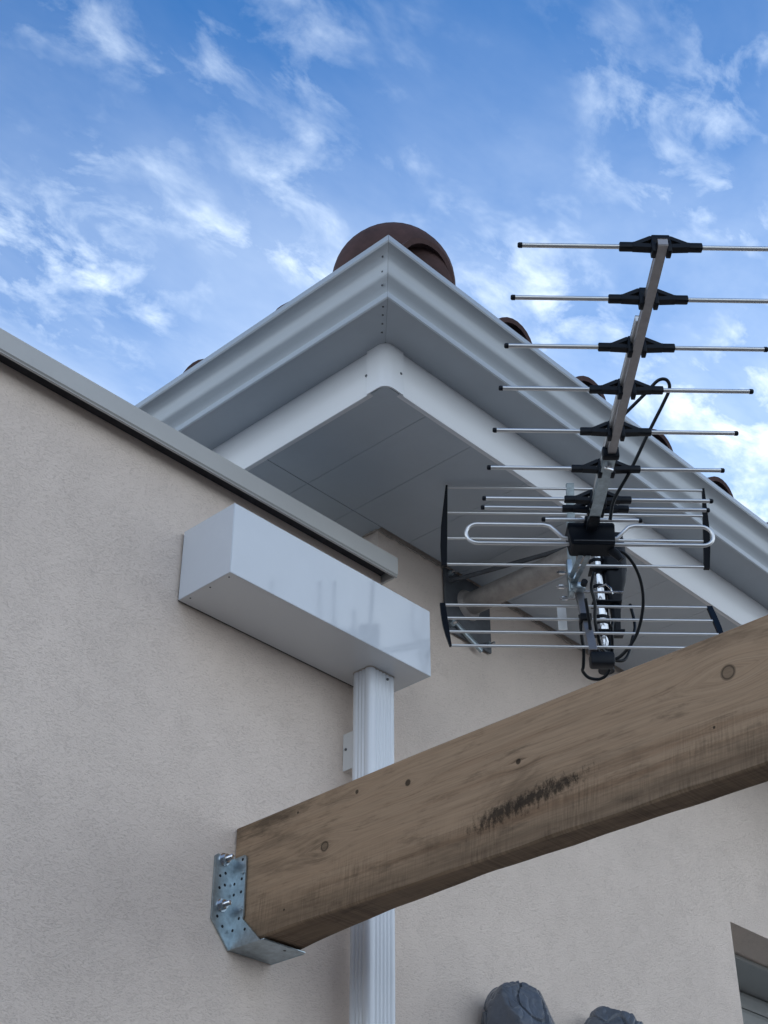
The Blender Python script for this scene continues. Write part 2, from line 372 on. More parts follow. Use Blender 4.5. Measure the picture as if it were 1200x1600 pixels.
# fascia boards with a rolled lower edge and the rounded corner cap
FZ1 = 2.113; FTOP = 2.205
bm = bmesh.new(); box(bm, FX + .045, EX + .4, FY, FY + .012, SZ - .001, FTOP, 0.002, 2); child(link('fascia_board', bm, m_pvc, smooth=True, sharp=40), hs)
bm = bmesh.new(); box(bm, FX, FX + .012, FY + .045, EY + .4, SZ - .001, FTOP, 0.002, 2); child(link('fascia_board', bm, m_pvc, smooth=True, sharp=40), hs)
def corner_outline(off, L, rad, n=10):
    x0, y0 = FX - off, FY - off; o = [(x0 + L, y0)]
    for k in range(n + 1):
        a_ = -math.pi / 2 - (math.pi / 2) * k / n
        o.append((x0 + rad + rad * math.cos(a_), y0 + rad + rad * math.sin(a_)))
    o.append((x0, y0 + L)); return o
bm = bmesh.new()
outer = corner_outline(.0050, .055, .022); inner = [(x + .003 if i > 0 else x, y + .003 if i < len(outer) - 1 else y) for i, (x, y) in enumerate(outer)]
ring = outer + list(reversed(inner))
prism(bm, ring, lambda a_, b_, d: Vector((a_, b_, d)), SZ - .003, FZ1 - .0003)
cc = child(link('fascia_corner_cap', bm, m_pvc, smooth=True, sharp=35), hs)
screw('screw', (1.820, FY - .0051, 2.050), (0, -1, 0), .0032, hs)
screw('screw', (FX - .0051, 1.722, 2.048), (-1, 0, 0), .0032, hs)

# ogee gutter: outline (o outward from the fascia, h above its base), thin sheet, mitred corner
gout = [(0.0004, .100), (0.0004, 0.0), (.096, 0.0), (.0985, .0025), (.0975, .0175), (.091, .0195), (.093, .026), (.101, .038), (.108, .045), (.1125, .050), (.1140, .057), (.1155, .071), (.119, .082), (.127, .0915), (.136, .0965), (.1400, .098), (.1420, .1015), (.1395, .1185), (.135, .1185)]
def sheet_ring(o, th=.0018):
    n = len(o); inn = []
    for i in range(n):
        a_ = Vector(o[max(i - 1, 0)]); b_ = Vector(o[min(i + 1, n - 1)]); d = (b_ - a_).normalized(); nn = Vector((-d.y, d.x))
        inn.append((o[i][0] + nn.x * th, o[i][1] + nn.y * th))
    return o + list(reversed(inn))
gring = sheet_ring(gout)
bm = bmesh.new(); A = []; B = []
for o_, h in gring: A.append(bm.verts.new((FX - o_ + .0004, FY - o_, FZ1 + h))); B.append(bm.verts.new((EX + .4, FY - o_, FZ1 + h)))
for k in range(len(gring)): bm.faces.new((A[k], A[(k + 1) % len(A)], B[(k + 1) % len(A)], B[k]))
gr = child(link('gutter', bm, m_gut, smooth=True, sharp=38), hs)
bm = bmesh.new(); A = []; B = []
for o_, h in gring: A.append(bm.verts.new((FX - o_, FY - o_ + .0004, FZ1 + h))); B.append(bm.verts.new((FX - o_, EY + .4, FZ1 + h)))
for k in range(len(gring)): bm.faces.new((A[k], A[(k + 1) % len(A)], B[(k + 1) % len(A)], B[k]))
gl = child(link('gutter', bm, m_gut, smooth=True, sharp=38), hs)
def rivet(p, nrm):
    bm = bmesh.new(); p = Vector(p); nrm = Vector(nrm).normalized()
    tube(bm, [p - nrm * .001, p + nrm * .0008, p + nrm * .0016], .002, 8, rs=[.0024, .0022, .0012])
    o = link('rivet', bm, m_dgrey); o.parent = gl; return o
for o_, h in ((.1035, .0365), (.1142, .060), (.1245, .0885)): rivet((FX - o_, FY - o_ + .016, FZ1 + h), (-1, 0, 0.15))
for o_ in (.084, .066, .047, .028): rivet((FX - o_, FY - o_ + .012, FZ1), (0, 0, -1))
# dark joint strip at the mitre (overlap tab under the gutter corner)
bm = bmesh.new()
for k in range(1, len(gout) - 2):
    pass
bm.free()

# roof: two sloping planes meeting in a hip, deck hidden behind the gutter
SL = math.tan(R(17))
bm = bmesh.new()
x0, y0, z0 = FX - .05, FY - .05, 2.222
far = 7.0; zt = z0 + SL * 3.6
p = [bm.verts.new(c) for c in ((x0, y0, z0), (EX + .45, y0, z0), (EX + .45, y0 + 3.6, zt), (x0 + 3.6, y0 + 3.6, zt), (x0 + 3.6, EY + .45, zt), (x0, EY + .45, z0))]
bm.faces.new((p[0], p[1], p[2], p[3])); bm.faces.new((p[0], p[3], p[4], p[5]))
q = [bm.verts.new(c) for c in ((EX + .45, EY + .45, zt),)]
bm.faces.new((p[3], p[2], q[0], p[4]))
r_ = bmesh.ops.extrude_face_region(bm, geom=list(bm.faces)); bmesh.ops.translate(bm, verts=[v for v in r_['geom'] if isinstance(v, bmesh.types.BMVert)], vec=(0, 0, -.03))
roof = child(link('roof', bm, m_dgrey), hs)
def tile_mesh(name, r0, r1, L, th=.012, n=14, convex=True):
    bm = bmesh.new(); rings = []
    for (y, r) in ((0, r0), (L, r1)):
        for rr in (r, r - th):
            row = []
            for k in range(n + 1):
                a_ = math.pi * k / n; s = 1 if convex else -1
                row.append(bm.verts.new((rr * math.cos(a_), y, s * rr * math.sin(a_) * (1.0 if convex else .55))))
            rings.append(row)
    o0, i0, o1, i1 = rings
    for k in range(n):
        bm.faces.new((o0[k], o0[k + 1], o1[k + 1], o1[k])); bm.faces.new((i0[k + 1], i0[k], i1[k], i1[k + 1]))
        bm.faces.new((o0[k + 1], o0[k], i0[k], i0[k + 1])); bm.faces.new((o1[k], o1[k + 1], i1[k + 1], i1[k]))
    for k in (0, n): bm.faces.new((o0[k], i0[k], i1[k], o1[k]))
    me = bpy.data.meshes.new(name); bmesh.ops.recalc_face_normals(bm, faces=bm.faces); bm.to_mesh(me); bm.free(); me.materials.append(m_tile)
    for p_ in me.polygons: p_.use_smooth = True
    me.set_sharp_from_angle(angle=R(40)); return me
cap_me = tile_mesh('cover_tile', .083, .070, .46); pan_me = tile_mesh('pan_tile', .085, .095, .46, convex=False)
PITCH = .283
def put_tile(me, x, y, z, rz, roll=0):
    o = bpy.data.objects.new('roof_tile', me); COL.objects.link(o)
    o.parent = roof; o.location = Vector((x, y, z)) - Vector(hs.location) * 0
    o.rotation_euler = (math.atan(SL) + random.uniform(-.01, .01) - .02, roll, rz)
    return o
for col in range(16):
    for row in range(3):
        X = 2.126 + PITCH * col + random.uniform(-.006, .006); up = .40 * row
        if X - .1 < x0 + up + .10: continue
        put_tile(cap_me, X, 1.605 + up * math.cos(math.atan(SL)), 2.262 + (up) * SL, 0, random.uniform(-.03, .03))
        if row < 2: put_tile(pan_me, X + PITCH / 2, 1.62 + up, 2.262 + up * SL, 0)
for col in range(12):
    for row in range(3):
        Yc = 2.215 + PITCH * col + random.uniform(-.006, .006); up = .40 * row
        if Yc - .1 < y0 + up + .10: continue
        # the verge on this side sits deeper behind the gutter
        put_tile(cap_me, 1.72 + up, Yc, 2.244 + up * SL, -math.pi / 2)
        if row < 2: put_tile(pan_me, 1.72 + up, Yc + PITCH / 2, 2.25 + up * SL, -math.pi / 2)
# hip starter: big barrel tile with a rounded closed front, the next hip tile lapping over it
def barrel(name, base, axis, r, L, closed, th=.014, n=28):
    bm = bmesh.new(); axis = Vector(axis).normalized(); s = axis.cross(Vector((0, 0, 1))).normalized(); u = s.cross(axis).normalized(); base = Vector(base)
    prof = []
    if closed:
        for k in range(9):
            a_ = (math.pi / 2) * k / 8; prof.append((-r * .62 * math.cos(a_), max(.002, r * math.sin(a_))))
    else: prof.append((0, r))
    prof.append((L, r * .93))
    def row(ax_, rr): return [bm.verts.new(base + axis * ax_ + s * (rr * math.cos(math.pi * (k / n * 1.3 - .15))) + u * (rr * 1.12 * math.sin(math.pi * (k / n * 1.3 - .15)))) for k in range(n + 1)]
    rows = [row(a_, rr) for a_, rr in prof]
    inner = [row(a_ + (th if i == 0 and closed else 0), max(.001, rr - th)) for i, (a_, rr) in enumerate(prof)]
    for R_ in (rows, inner):
        for A_, B_ in zip(R_, R_[1:]):
            for k in range(n): bm.faces.new((A_[k], A_[k + 1], B_[k + 1], B_[k]))
    for k in range(n): bm.faces.new((rows[-1][k], rows[-1][k + 1], inner[-1][k + 1], inner[-1][k]))
    if not closed:
        for k in range(n): bm.faces.new((rows[0][k], rows[0][k + 1], inner[0][k + 1], inner[0][k]))
    for e_ in (0, n):
        for i in range(len(rows) - 1): bm.faces.new((rows[i][e_], rows[i + 1][e_], inner[i + 1][e_], inner[i][e_]))
    o = link(name, bm, m_tile, smooth=True, sharp=40); o.parent = roof; return o
hipd = Vector((1, 1, SL)).normalized()
HB = Vector((1.800, 1.668, 2.288))
barrel('hip_tile', HB, hipd, .136, .40, True)
barrel('hip_tile', HB + hipd * .33 + Vector((0, 0, .012)), hipd, .146, .42, False)
for k in range(1, 5):
    barrel('hip_tile', HB + hipd * (.33 + .36 * k) + Vector((0, 0, .020)), hipd, .146, .42, False)

o_ = bpy.data.objects.new('roof_tile', cap_me); COL.objects.link(o_); o_.parent = roof
o_.location = (1.797, 1.570, 2.252); o_.rotation_euler = (math.atan(SL) - .02, .04, -.06)
# window with a rolled shutter in its reveal
wn = bpy.data.objects.new('window', bpy.data.meshes.new('window'))
bm = bmesh.new()
box(bm, WX0 + .002, WX1 - .002, 2.185, 2.345, 1.3955, WZ1 - .0015, .002)           # housing of the shutter under the lintel
for x0_, x1_ in ((WX0 + .0015, WX0 + .035), (WX1 - .035, WX1 - .0015)): box(bm, x0_, x1_, 2.31, 2.36, WZ0 + .002, 1.394, .002)
wn = child(link('window', bm, m_shut), hs)
zz_ = 1.391
while zz_ > WZ0 + .05:
    bm = bmesh.new()
    prism(bm, [(2.337, zz_), (2.333, zz_ - .012), (2.333, zz_ - .036), (2.337, zz_ - .0465), (2.346, zz_ - .0465), (2.346, zz_)], lambda a_, b_, d: Vector((d, a_, b_)), WX0 + .036, WX1 - .036)
    o = link('shutter_slat', bm, m_shut); o.parent = wn
    zz_ -= .050
bm = bmesh.new(); box(bm, WX0 + .036, WX1 - .036, 2.3485, 2.358, WZ0 + .002, 1.41); o = link('window_pane', bm, m_dark); o.parent = wn
bm = bmesh.new(); box(bm, WX0 - .05, WX1 + .05, HY - .03, HY + .25, WZ0 - .03, WZ0 + .0, .003); o = link('window_sill', bm, m_cope); child(o, hs)

# ------------------------------------------------------------------ collector box on the wall
cb_ = thing('collector_box', 'long glossy white metal rainwater box fixed on the left wall', 'gutter box', (1.82, 1.99, 1.51))
BX0, BX1, BY, BZ0, BZ1 = 1.544, 2.102, 1.847, 1.5106, 1.667
bm = bmesh.new(); box(bm, BX0 + .0015, BX1, BY, BY + .0018, BZ0, BZ1, .0006, 1); child(link('front_panel', bm, m_boxm), cb_)
bm = bmesh.new(); box(bm, BX0, BX0 + .0013, BY + .0005, 1.9945, BZ0 + .0004, BZ1, .0004, 1); child(link('end_panel', bm, m_boxm), cb_)
bm = bmesh.new(); box(bm, BX1 - .0013, BX1 - .0002, BY + .002, 1.9945, BZ0 + .0004, BZ1, .0003, 1); child(link('end_panel', bm, m_boxm), cb_)
bm = bmesh.new(); box(bm, BX0 + .0015, BX1 - .0015, BY + .002, 1.9945, BZ0 + .0003, BZ0 + .0016); child(link('bottom_panel', bm, m_alu), cb_)
bm = bmesh.new(); box(bm, BX0 + .0015, BX1 - .0015, 1.9928, 1.9945, BZ0 + .002, BZ1); child(link('back_panel', bm, m_alu), cb_)
for y_ in (1.862, 1.915, 1.972): screw('rivet', (BX0 + .011, y_, BZ0 + .0003), (0, 0, -1), .0018, cb_, h=.001)
# thin dark sealant line round the back
bm = bmesh.new()
box(bm, BX0 + .004, BX1 - .004, 1.9947, 1.9995, BZ0 + .002, BZ1 - .002)
child(link('sealant_line', bm, m_dark), cb_)

# ------------------------------------------------------------------ downpipe
dp = thing('downpipe', 'white ribbed rectangular downpipe dropping from the box behind the timber beam', 'downpipe', (2.02, 1.93, -1.5))
PX0, PX1, PY0, PY1 = 1.9805, 2.0570, 1.9045, 1.9585
def ribbed(x0, x1, y0, y1, rad, nr_x, nr_y, amp):
    o = []
    def side(a_, b_, nr, nx, ny):
        a_, b_ = Vector(a_), Vector(b_); L = (b_ - a_).length; m0 = .004; steps = nr * 6
        for i in range(steps + 1):
            t = m0 / L + (1 - 2 * m0 / L) * i / steps
            h = amp * (0.5 - 0.5 * math.cos(2 * math.pi * nr * i / steps))
            h = amp * min(1, max(0, (h / amp) * 1.6 - .3))
            p = a_.lerp(b_, t); o.append((p.x - nx * h, p.y - ny * h))
    def corner(cx, cy, a0):
        for k in range(6):
            a_ = a0 + (math.pi / 2) * k / 5; o.append((cx + rad * math.cos(a_), cy + rad * math.sin(a_)))
    side((x0 + rad, y0), (x1 - rad, y0), nr_x, 0, -1); corner(x1 - rad, y0 + rad, -math.pi / 2)
    side((x1, y0 + rad), (x1, y1 - rad), nr_y, 1, 0); corner(x1 - rad, y1 - rad, 0)
    side((x1 - rad, y1), (x0 + rad, y1), nr_x, 0, 1); corner(x0 + rad, y1 - rad, math.pi / 2)
    side((x0, y1 - rad), (x0, y0 + rad), nr_y, -1, 0); corner(x0 + rad, y0 + rad, math.pi)
    return o
bm = bmesh.new(); prism(bm, ribbed(PX0, PX1, PY0, PY1, .0095, 5, 3, .0022), lambda a_, b_, d: Vector((a_, b_, d)), -1.5, BZ0 - .0005)
child(link('pipe', bm, m_pipew, smooth=True, sharp=60), dp)
bm = bmesh.new()      # dark sealant joint where the pipe enters the box
prism(bm, ribbed(PX0 - .001, PX1 + .001, PY0 - .001, PY1 + .001, .0105, 5, 3, .0016), lambda a_, b_, d: Vector((a_, b_, d)), BZ0 - .0016, BZ0 + .0002)
child(link('outlet_joint', bm, m_seal), dp)
screw('screw', (2.032, PY0 - .0005, 1.498), (0, -1, 0), .0028, dp)
for zc_ in (1.352, -.4):
    bm = bmesh.new()
    box(bm, 1.9995, 2.0015, 1.9595, 1.9990, zc_ - .042, zc_ + .040, .0005, 1)
    pb = child(link('pipe_bracket', bm, m_alu), dp)
    bm = bmesh.new(); box(bm, 2.006, PX1 - .01, PY1 + .0003, 1.9995, zc_ - .02, zc_ + .02); o = link('spacer', bm, m_alu); o.parent = pb
    for dz in (.004, -.004):
        pass
    bm = bmesh.new(); tube(bm, [(1.9994, 1.990, zc_ + .004), (1.9975, 1.990, zc_ + .004)], .0028, 8); o = link('screw', bm, m_dgrey); o.parent = pb

# ------------------------------------------------------------------ timber beam
bt = []
ybs = [2.0 - .03 * k for k in range(0, 168)]
def beam_section(y):
    def interp(y, tab):
        if y >= tab[0][0]: return tab[0][1]
        for (a_, va), (b_, vb) in zip(tab, tab[1:]):
            if y >= b_: t = (a_ - y) / (a_ - b_); t = t * t * (3 - 2 * t) * .5 + t * .5; return va + (vb - va) * t
        return tab[-1][1]
    top = interp(y, [(2.0, 1.1055), (1.54, 1.1105), (1.16, 1.109), (.88, 1.106), (-3.1, 1.10)])
    bot = interp(y, [(2.0, .8815), (1.79, .885), (1.0, .8865), (-3.1, .884)])
    xb = interp(y, [(1.93, 1.820), (1.82, 1.803), (1.6, 1.781), (1.45, 1.773), (.95, 1.777), (-3.1, 1.785)])
    return top, bot, xb
bm = bmesh.new(); rows = []
for y in ybs:
    yy = min(y, 1.9965); top, bot, xb = beam_section(y); x0_ = 1.727; x1_ = 1.823
    wob = .0006 * math.sin(y * 23) + .0004 * math.sin(y * 57 + 1)
    c_ = .0035
    prof = [(x0_ + wob, bot + c_ + .001 * math.sin(y * 31)), (x0_ + c_, bot), (xb, bot + wob), (min(x1_, xb + .02), bot + .012), (x1_, bot + .03), (x1_, top - .003), (x1_ - .003, top), (x0_ + .003, top), (x0_, top - .003 + wob)]
    rows.append([bm.verts.new((a_, yy, b_)) for a_, b_ in prof])
for A_, B_ in zip(rows, rows[1:]):
    n = len(A_)
    for k in range(n): bm.faces.new((A_[k], A_[(k + 1) % n], B_[(k + 1) % n], B_[k]))
bm.faces.new(rows[0]); bm.faces.new(list(reversed(rows[-1])))
beam = link('timber_beam', bm, m_wood, smooth=True, sharp=25)
tag(beam, 'weathered brown timber beam running from the left wall hanger to the upper right', 'beam')
# post carrying the outer end (outside the frame)
bm = bmesh.new(); box(bm, 1.72, 1.83, -2.9, -2.79, -1.5, .8835, .003)
pst = link('timber_post', bm, m_wood); tag(pst, 'upright timber post carrying the outer end of the beam', 'post')

# ------------------------------------------------------------------ joist hanger
jh = thing('joist_hanger', 'galvanised joist hanger holding the wall end of the timber beam', 'bracket', (1.77, 1.999, .875))
bm = bmesh.new()
def rounded_poly(bm, pts, fn, t0, t1): prism(bm, pts, fn, t0, t1)
fl = [(1.7215, 1.0435), (1.684, 1.0435), (1.679, 1.039), (1.679, .924), (1.7215, .8765)]
prism(bm, fl, lambda a_, b_, d: Vector((a_, d, b_)), 1.9945, 1.9985); child(link('wall_flange', bm, m_galv), jh)
bm = bmesh.new(); fr_ = [(3.547 - a_ + 0.0, b_) for a_, b_ in fl]
prism(bm, fr_, lambda a_, b_, d: Vector((a_, d, b_)), 1.9945, 1.9985); child(link('wall_flange', bm, m_galv), jh)
sp_ = [(1.998, 1.0435), (1.965, 1.0435), (1.961, 1.039), (1.961, .9325), (1.963, .926), (1.914, .8765), (1.998, .8765)]
bm = bmesh.new(); prism(bm, sp_, lambda a_, b_, d: Vector((d, a_, b_)), 1.7215, 1.7245); child(link('side_plate', bm, m_galv), jh)
bm = bmesh.new(); prism(bm, sp_, lambda a_, b_, d: Vector((d, a_, b_)), 1.8245, 1.8270); child(link('side_plate', bm, m_galv), jh)
bm = bmesh.new(); box(bm, 1.7246, 1.8244, 1.908, 1.998, .8768, .8795, .0005, 1); child(link('base_plate', bm, m_galv), jh)
# punched nail holes, seen as dark pits
def hole(p, nrm, r=.0029):
    bm = bmesh.new(); p = Vector(p); nrm = Vector(nrm)
    tube(bm, [p - nrm * .001, p + nrm * .0002], r, 10); return child(link('nail_hole', bm, m_dark), jh)
for x_, z_ in ((1.704, 1.012), (1.692, 1.004), (1.704, .990), (1.692, .982), (1.691, .930), (1.704, .915)): hole((x_, 1.9945, z_), (0, -1, 0))
for y_, z_ in ((1.970, 1.036), (1.970, 1.000), (1.970, .976), (1.989, .995), (1.989, .975), (1.972, .928), (1.987, .910), (1.955, .905)): hole((1.7215, y_, z_), (-1, 0, 0))
hole((1.790, 1.925, .8768), (0, 0, -1), .0028)
def bolt(p):
    p = Vector(p); bm = bmesh.new(); nv = Vector((0, -1, 0))
    tube(bm, [p, p + nv * .0018], .0118, 20)                      # washer
    b0 = link('wall_bolt', bm, m_chrome, smooth=True, sharp=40); child(b0, jh)
    bm = bmesh.new(); tube(bm, [p + nv * .0019, p + nv * .0105], .0088, 6); o = link('nut', bm, m_chrome); o.parent = b0
    bm = bmesh.new(); P = []; rs = []
    for k in range(17): P.append(p + nv * (.0105 + .0008 * k)); rs.append(.0048 if k % 2 else .0041)
    tube(bm, P, .0035, 12, rs=rs); o = link('threaded_end', bm, m_chrome, smooth=True, sharp=50); o.parent = b0
bolt((1.699, 1.9944, 1.036)); bolt((1.699, 1.9944, .9515))
# ring nail in the side plate
for z_ in (1.012, .945):
    bm = bmesh.new(); tube(bm, [(1.7214, 1.968, z_), (1.7200, 1.968, z_), (1.7195, 1.968, z_)], .0040, 12, rs=[.0042, .0042, .003]); child(link('nail', bm, m_galv, smooth=True, sharp=40), jh)

# ------------------------------------------------------------------ antenna
AZ = R(45.4374); U = Vector((math.sin(AZ), math.cos(AZ), 0)); E = Vector((math.cos(AZ), -math.sin(AZ), 0)); Zv = Vector((0, 0, 1))
V0 = Vector((2.3995, 1.6666, 1.7913))      # axis point between the two reflector panels
def ap(t, e=0, z=0):
    """point: t metres forward along the boom (towards the camera), e sideways, z up"""
    return Vector((2.4022, 1.6644, 1.7913)) - U * t + E * (e - .008 * max(0.0, min(1.0, (.62 - t) / .62))) + Zv * z
an = thing('tv_antenna', 'long aluminium television antenna with eight black-clamped rods pointing up over the beam', 'antenna', (2.4022, 1.6644, 1.79))
def part(name, bm, m, parent=None, smooth=True, sharp=40):
    o = link(name, bm, m, smooth=smooth, sharp=sharp)
    if parent is None: child(o, an)
    else: o.parent = parent
    return o
def sqbar(t0, t1, e0, e1, z0, z1, w, h, m, name):
    a_, b_ = ap(t0, e0, z0), ap(t1, e1, z1); d = (b_ - a_).normalized(); s = E; u = s.cross(d).normalized()
    bm = bmesh.new(); obox(bm, (a_ + b_) / 2, s, d, u, w / 2, (b_ - a_).length / 2, h / 2, .0012); return part(name, bm, m, None, True, 30)
b1 = sqbar(.497, 1.073, 0, 0, 0, 0, .0140, .0140, m_boom, 'boom')
b2 = sqbar(.24, .868, -.004, -.0045, .0145, .0145, .0125, .0125, m_alrod, 'boom')
b3 = sqbar(.287, .492, -.0035, -.0005, -.010, -.001, .0215, .012, m_galv, 'boom_joint_plate')
bm = bmesh.new()   # black sleeve at the joint
obox(bm, ap(.490, -.0005, .000), E, U, Zv, .0165, .008, .0125, .003); part('boom_sleeve', bm, m_black)
bm = bmesh.new(); obox(bm, ap(.268, -.003, -.010), E, U, Zv, .0112, .026, .0085, .002); part('boom_plug', bm, m_black)
bm = bmesh.new(); tube(bm, [ap(.462, -.001, -.006), ap(.462, -.001, -.014)], .006, 10); wb = part('wing_bolt', bm, m_chrome)
bm = bmesh.new(); obox(bm, ap(.462, -.001, -.016), (E + U * .5).normalized(), (U - E * .5).normalized(), Zv, .010, .0022, .003, .001); part('wing', bm, m_chrome, wb)

RODL = .2365
def director(t, half=RODL, clamp=True, z=.006, proto=None):
    """black plastic saddle riding on the boom, one rod to each side, a cap on each tip"""
    bm = bmesh.new()
    F = lambda a_, b_, d: ap(t, 0, z) + E * a_ + Zv * b_ - U * d
    if clamp:
        for s in (1, -1):
            prism(bm, [(s * .011, .020), (s * .018, .020), (s * .046, .0055), (s * .046, .0015), (s * .038, .0015), (s * .016, .0125), (s * .011, .0125)], F, -.006, .006)
            prism(bm, [(s * .009, .0005), (s * .040, .0035), (s * .047, .0055), (s * .047, -.0052), (s * .009, -.0072)], F, -.007, .007)
            obox(bm, F(s * .0575, 0, 0), E, U, Zv, .0118, .0066, .0062, .0022)
            obox(bm, F(s * .0125, -.0045, 0), E, U, Zv, .0042, .0095, .0125, .0018)
        obox(bm, F(0, .0105, 0), E, U, Zv, .0155, .0095, .0098, .002)
    else:
        obox(bm, F(0, -.002, 0), E, U, Zv, .016, .009, .007, .002)
    h = part('director', bm, m_black, None, True, 35)
    for s in (1, -1):
        bm = bmesh.new(); tube(bm, [F(s * (.060 if clamp else .010), 0, 0), F(s * (half - .002), 0, 0)], .0041, 14)
        part('rod', bm, m_alrod, h)
        bm = bmesh.new(); tube(bm, [F(s * (half - .006), 0, 0), F(s * (half - .0005), 0, 0), F(s * (half + .0015), 0, 0)], .005, 12, rs=[.0050, .0050, .0034])
        part('end_cap', bm, m_black, h)
for t_ in (1.054, .927, .800, .680, .552, .430, .323, .290): director(t_)
director(.243, .1045, False, .010)

# folded dipole and its black connector box
TD = .205
bm = bmesh.new()
F = lambda a_, b_: ap(TD, a_, b_)
hw = .262; zt_, zb_ = .022, -.026; rr = (zt_ - zb_) / 2
pts = [F(-.046, -.012), F(-.058, -.010), F(-.072, .006), F(-.084, .0185), F(-.098, zt_)]
pts += [F(-hw + rr + .05, zt_)]
for k in range(13):
    a_ = math.pi / 2 + math.pi * k / 12; pts.append(F(-hw + rr + rr * math.cos(a_), (zt_ + zb_) / 2 + rr * math.sin(a_)))
pts += [F(-.1, zb_), F(.1, zb_)]
for k in range(13):
    a_ = -math.pi / 2 + math.pi * k / 12; pts.append(F(hw - rr + rr * math.cos(a_), (zt_ + zb_) / 2 + rr * math.sin(a_)))
pts += [F(hw - rr - .05, zt_), F(.098, zt_), F(.084, .0185), F(.072, .006), F(.058, -.010), F(.046, -.012)]
tube(bm, pts, .0042, 12); part('folded_dipole', bm, m_alrod)
bm = bmesh.new()
Fb = lambda a_, b_, d: ap(TD, 0, 0) + E * a_ + Zv * b_ - U * d
prism(bm, [(-.0475, .013), (-.0500, .008), (-.0440, -.040), (-.0415, -.043), (.0450, -.043), (.0475, -.040), (.0500, .008), (.0475, .013)], Fb, -.022, .026)
bmesh.ops.bevel(bm, geom=list(bm.edges), offset=.0018, segments=2, affect='EDGES')
dbx = part('dipole_box', bm, m_black, None, True, 35)
bm = bmesh.new(); obox(bm, Fb(.004, -.0345, .0270), E, U, Zv, .043, .0012, .0012); part('lid_seam', bm, m_dgrey, dbx)
bm = bmesh.new(); tube(bm, [Fb(.042, -.040, .0), Fb(.054, -.052, .0), Fb(.062, -.064, .0)], .0085, 12, rs=[.010, .009, .0065]); part('cable_gland', bm, m_black, dbx)

# reflector: two panels of four rods in a V
Z1, DZ, DT = .052, .0529, .0239
def refl(sgn):
    base_t = .018; Z1, DZ = (.040, .0529) if sgn > 0 else (.066, .0475); SH = -.001 if sgn > 0 else -.007
    bm = bmesh.new()
    root = None
    # spine channel carrying the four rods
    eo = -.006 if sgn > 0 else .003
    a_ = ap(base_t - .010, eo - (.004 if sgn > 0 else 0), sgn * (Z1 - .045)); b_ = ap(base_t + DT * 3 + .002, eo - (.006 if sgn > 0 else -.004), sgn * (Z1 + DZ * 3 + .012))
    d = (b_ - a_).normalized(); u = E.cross(d).normalized()
    obox(bm, (a_ + b_) / 2 + u * 0, E, d, u, .0075, (b_ - a_).length / 2, .0065, .001)
    sp = part('reflector_panel', bm, m_boom if sgn < 0 else m_galv, None, True, 30)
    for k in range(4):
        zc_ = sgn * (Z1 + DZ * k); tt = base_t + DT * k
        ee = SH + k * (0 if sgn > 0 else .0016)
        hl = .289
        bm = bmesh.new(); tube(bm, [ap(tt, -hl + ee, zc_), ap(tt, hl + ee, zc_)], .0032, 10); part('reflector_rod', bm, m_alrod, sp)
    for s in (-1, 1):
        e0 = s * .2905
        bm = bmesh.new()
        # tapered black end strip, widest at the vertex end
        wds = [.0125, .0150, .0140, .0095, .0045] if sgn > 0 else [.0120, .0130, .0125, .0095, .0045]
        n = 5; L_ = []; 
        outl = []
        for k in range(n):
            q = -.08 + 3.14 * k / (n - 1)
            ee = SH + q * (0 if sgn > 0 else .0016)
            outl.append((q, ee))
        for dd in (-.004, .004):
            for k, (q, ee) in enumerate(outl):
                c_ = ap(base_t + DT * q + dd, e0 + ee - s * .003, sgn * (Z1 + DZ * q)); c2 = c_ + E * s * wds[k]
                L_.append((bm.verts.new(c_), bm.verts.new(c2)))
        A_, B_ = L_[:n], L_[n:]
        for k in range(n - 1):
            bm.faces.new((A_[k][0], A_[k][1], A_[k + 1][1], A_[k + 1][0])); bm.faces.new((B_[k][1], B_[k][0], B_[k + 1][0], B_[k + 1][1]))
            bm.faces.new((A_[k][0], A_[k + 1][0], B_[k + 1][0], B_[k][0])); bm.faces.new((A_[k][1], B_[k][1], B_[k + 1][1], A_[k + 1][1]))
        bm.faces.new((A_[0][0], B_[0][0], B_[0][1], A_[0][1])); bm.faces.new((A_[-1][1], B_[-1][1], B_[-1][0], A_[-1][0]))
        part('end_strip', bm, m_black, sp, True, 30)
refl(1); refl(-1)
# rear carrier: steel strips from the boom back to the mast, with clip, bolts and holes
sqb = [
    (ap(.19, -.020, -.045), ap(.045, -.020, -.012), .011, .0016, m_galv),
    (ap(.19, -.004, -.045), ap(.045, -.010, -.020), .011, .0016, m_galv),
]
def strip(a_, b_, w, th, m, name, par=None):
    d = (b_ - a_).normalized(); u = E.cross(d).normalized(); bm = bmesh.new(); obox(bm, (a_ + b_) / 2, E, d, u, w / 2, (b_ - a_).length / 2, th / 2, .0006); return part(name, bm, m, par, False)
for a_, b_, w, th, m in sqb: strip(a_, b_, w, th, m, 'carrier_strip')
strip(ap(.06, -.016, -.012), ap(.012, -.012, .030), .020, .003, m_galv, 'carrier_strip')
bm = bmesh.new(); obox(bm, ap(.055, .004, -.118), E, U, Zv, .0125, .010, .008, .002); part('spine_clip', bm, m_black)
bm = bmesh.new(); obox(bm, ap(.082, .026, -.236), E, U, Zv, .026, .016, .015, .006); part('spine_foot', bm, m_black)
bm = bmesh.new(); obox(bm, ap(-.02, -.034, -.075), E, U, Zv, .010, .002, .030, .0006); part('carrier_tab', bm, m_alu)
for e_, z_ in ((-.030, .026), (-.034, -.012), (-.028, -.042), (-.010, -.010)):
    bm = bmesh.new(); c_ = ap(.012, e_, z_); tube(bm, [c_ - E * .008, c_ + E * .004], .0050, 6); o = part('bolt', bm, m_chrome)
    bm = bmesh.new(); tube(bm, [c_ - E * .014, c_ + E * .030], .0026, 8); part('bolt_shank', bm, m_chrome, o)
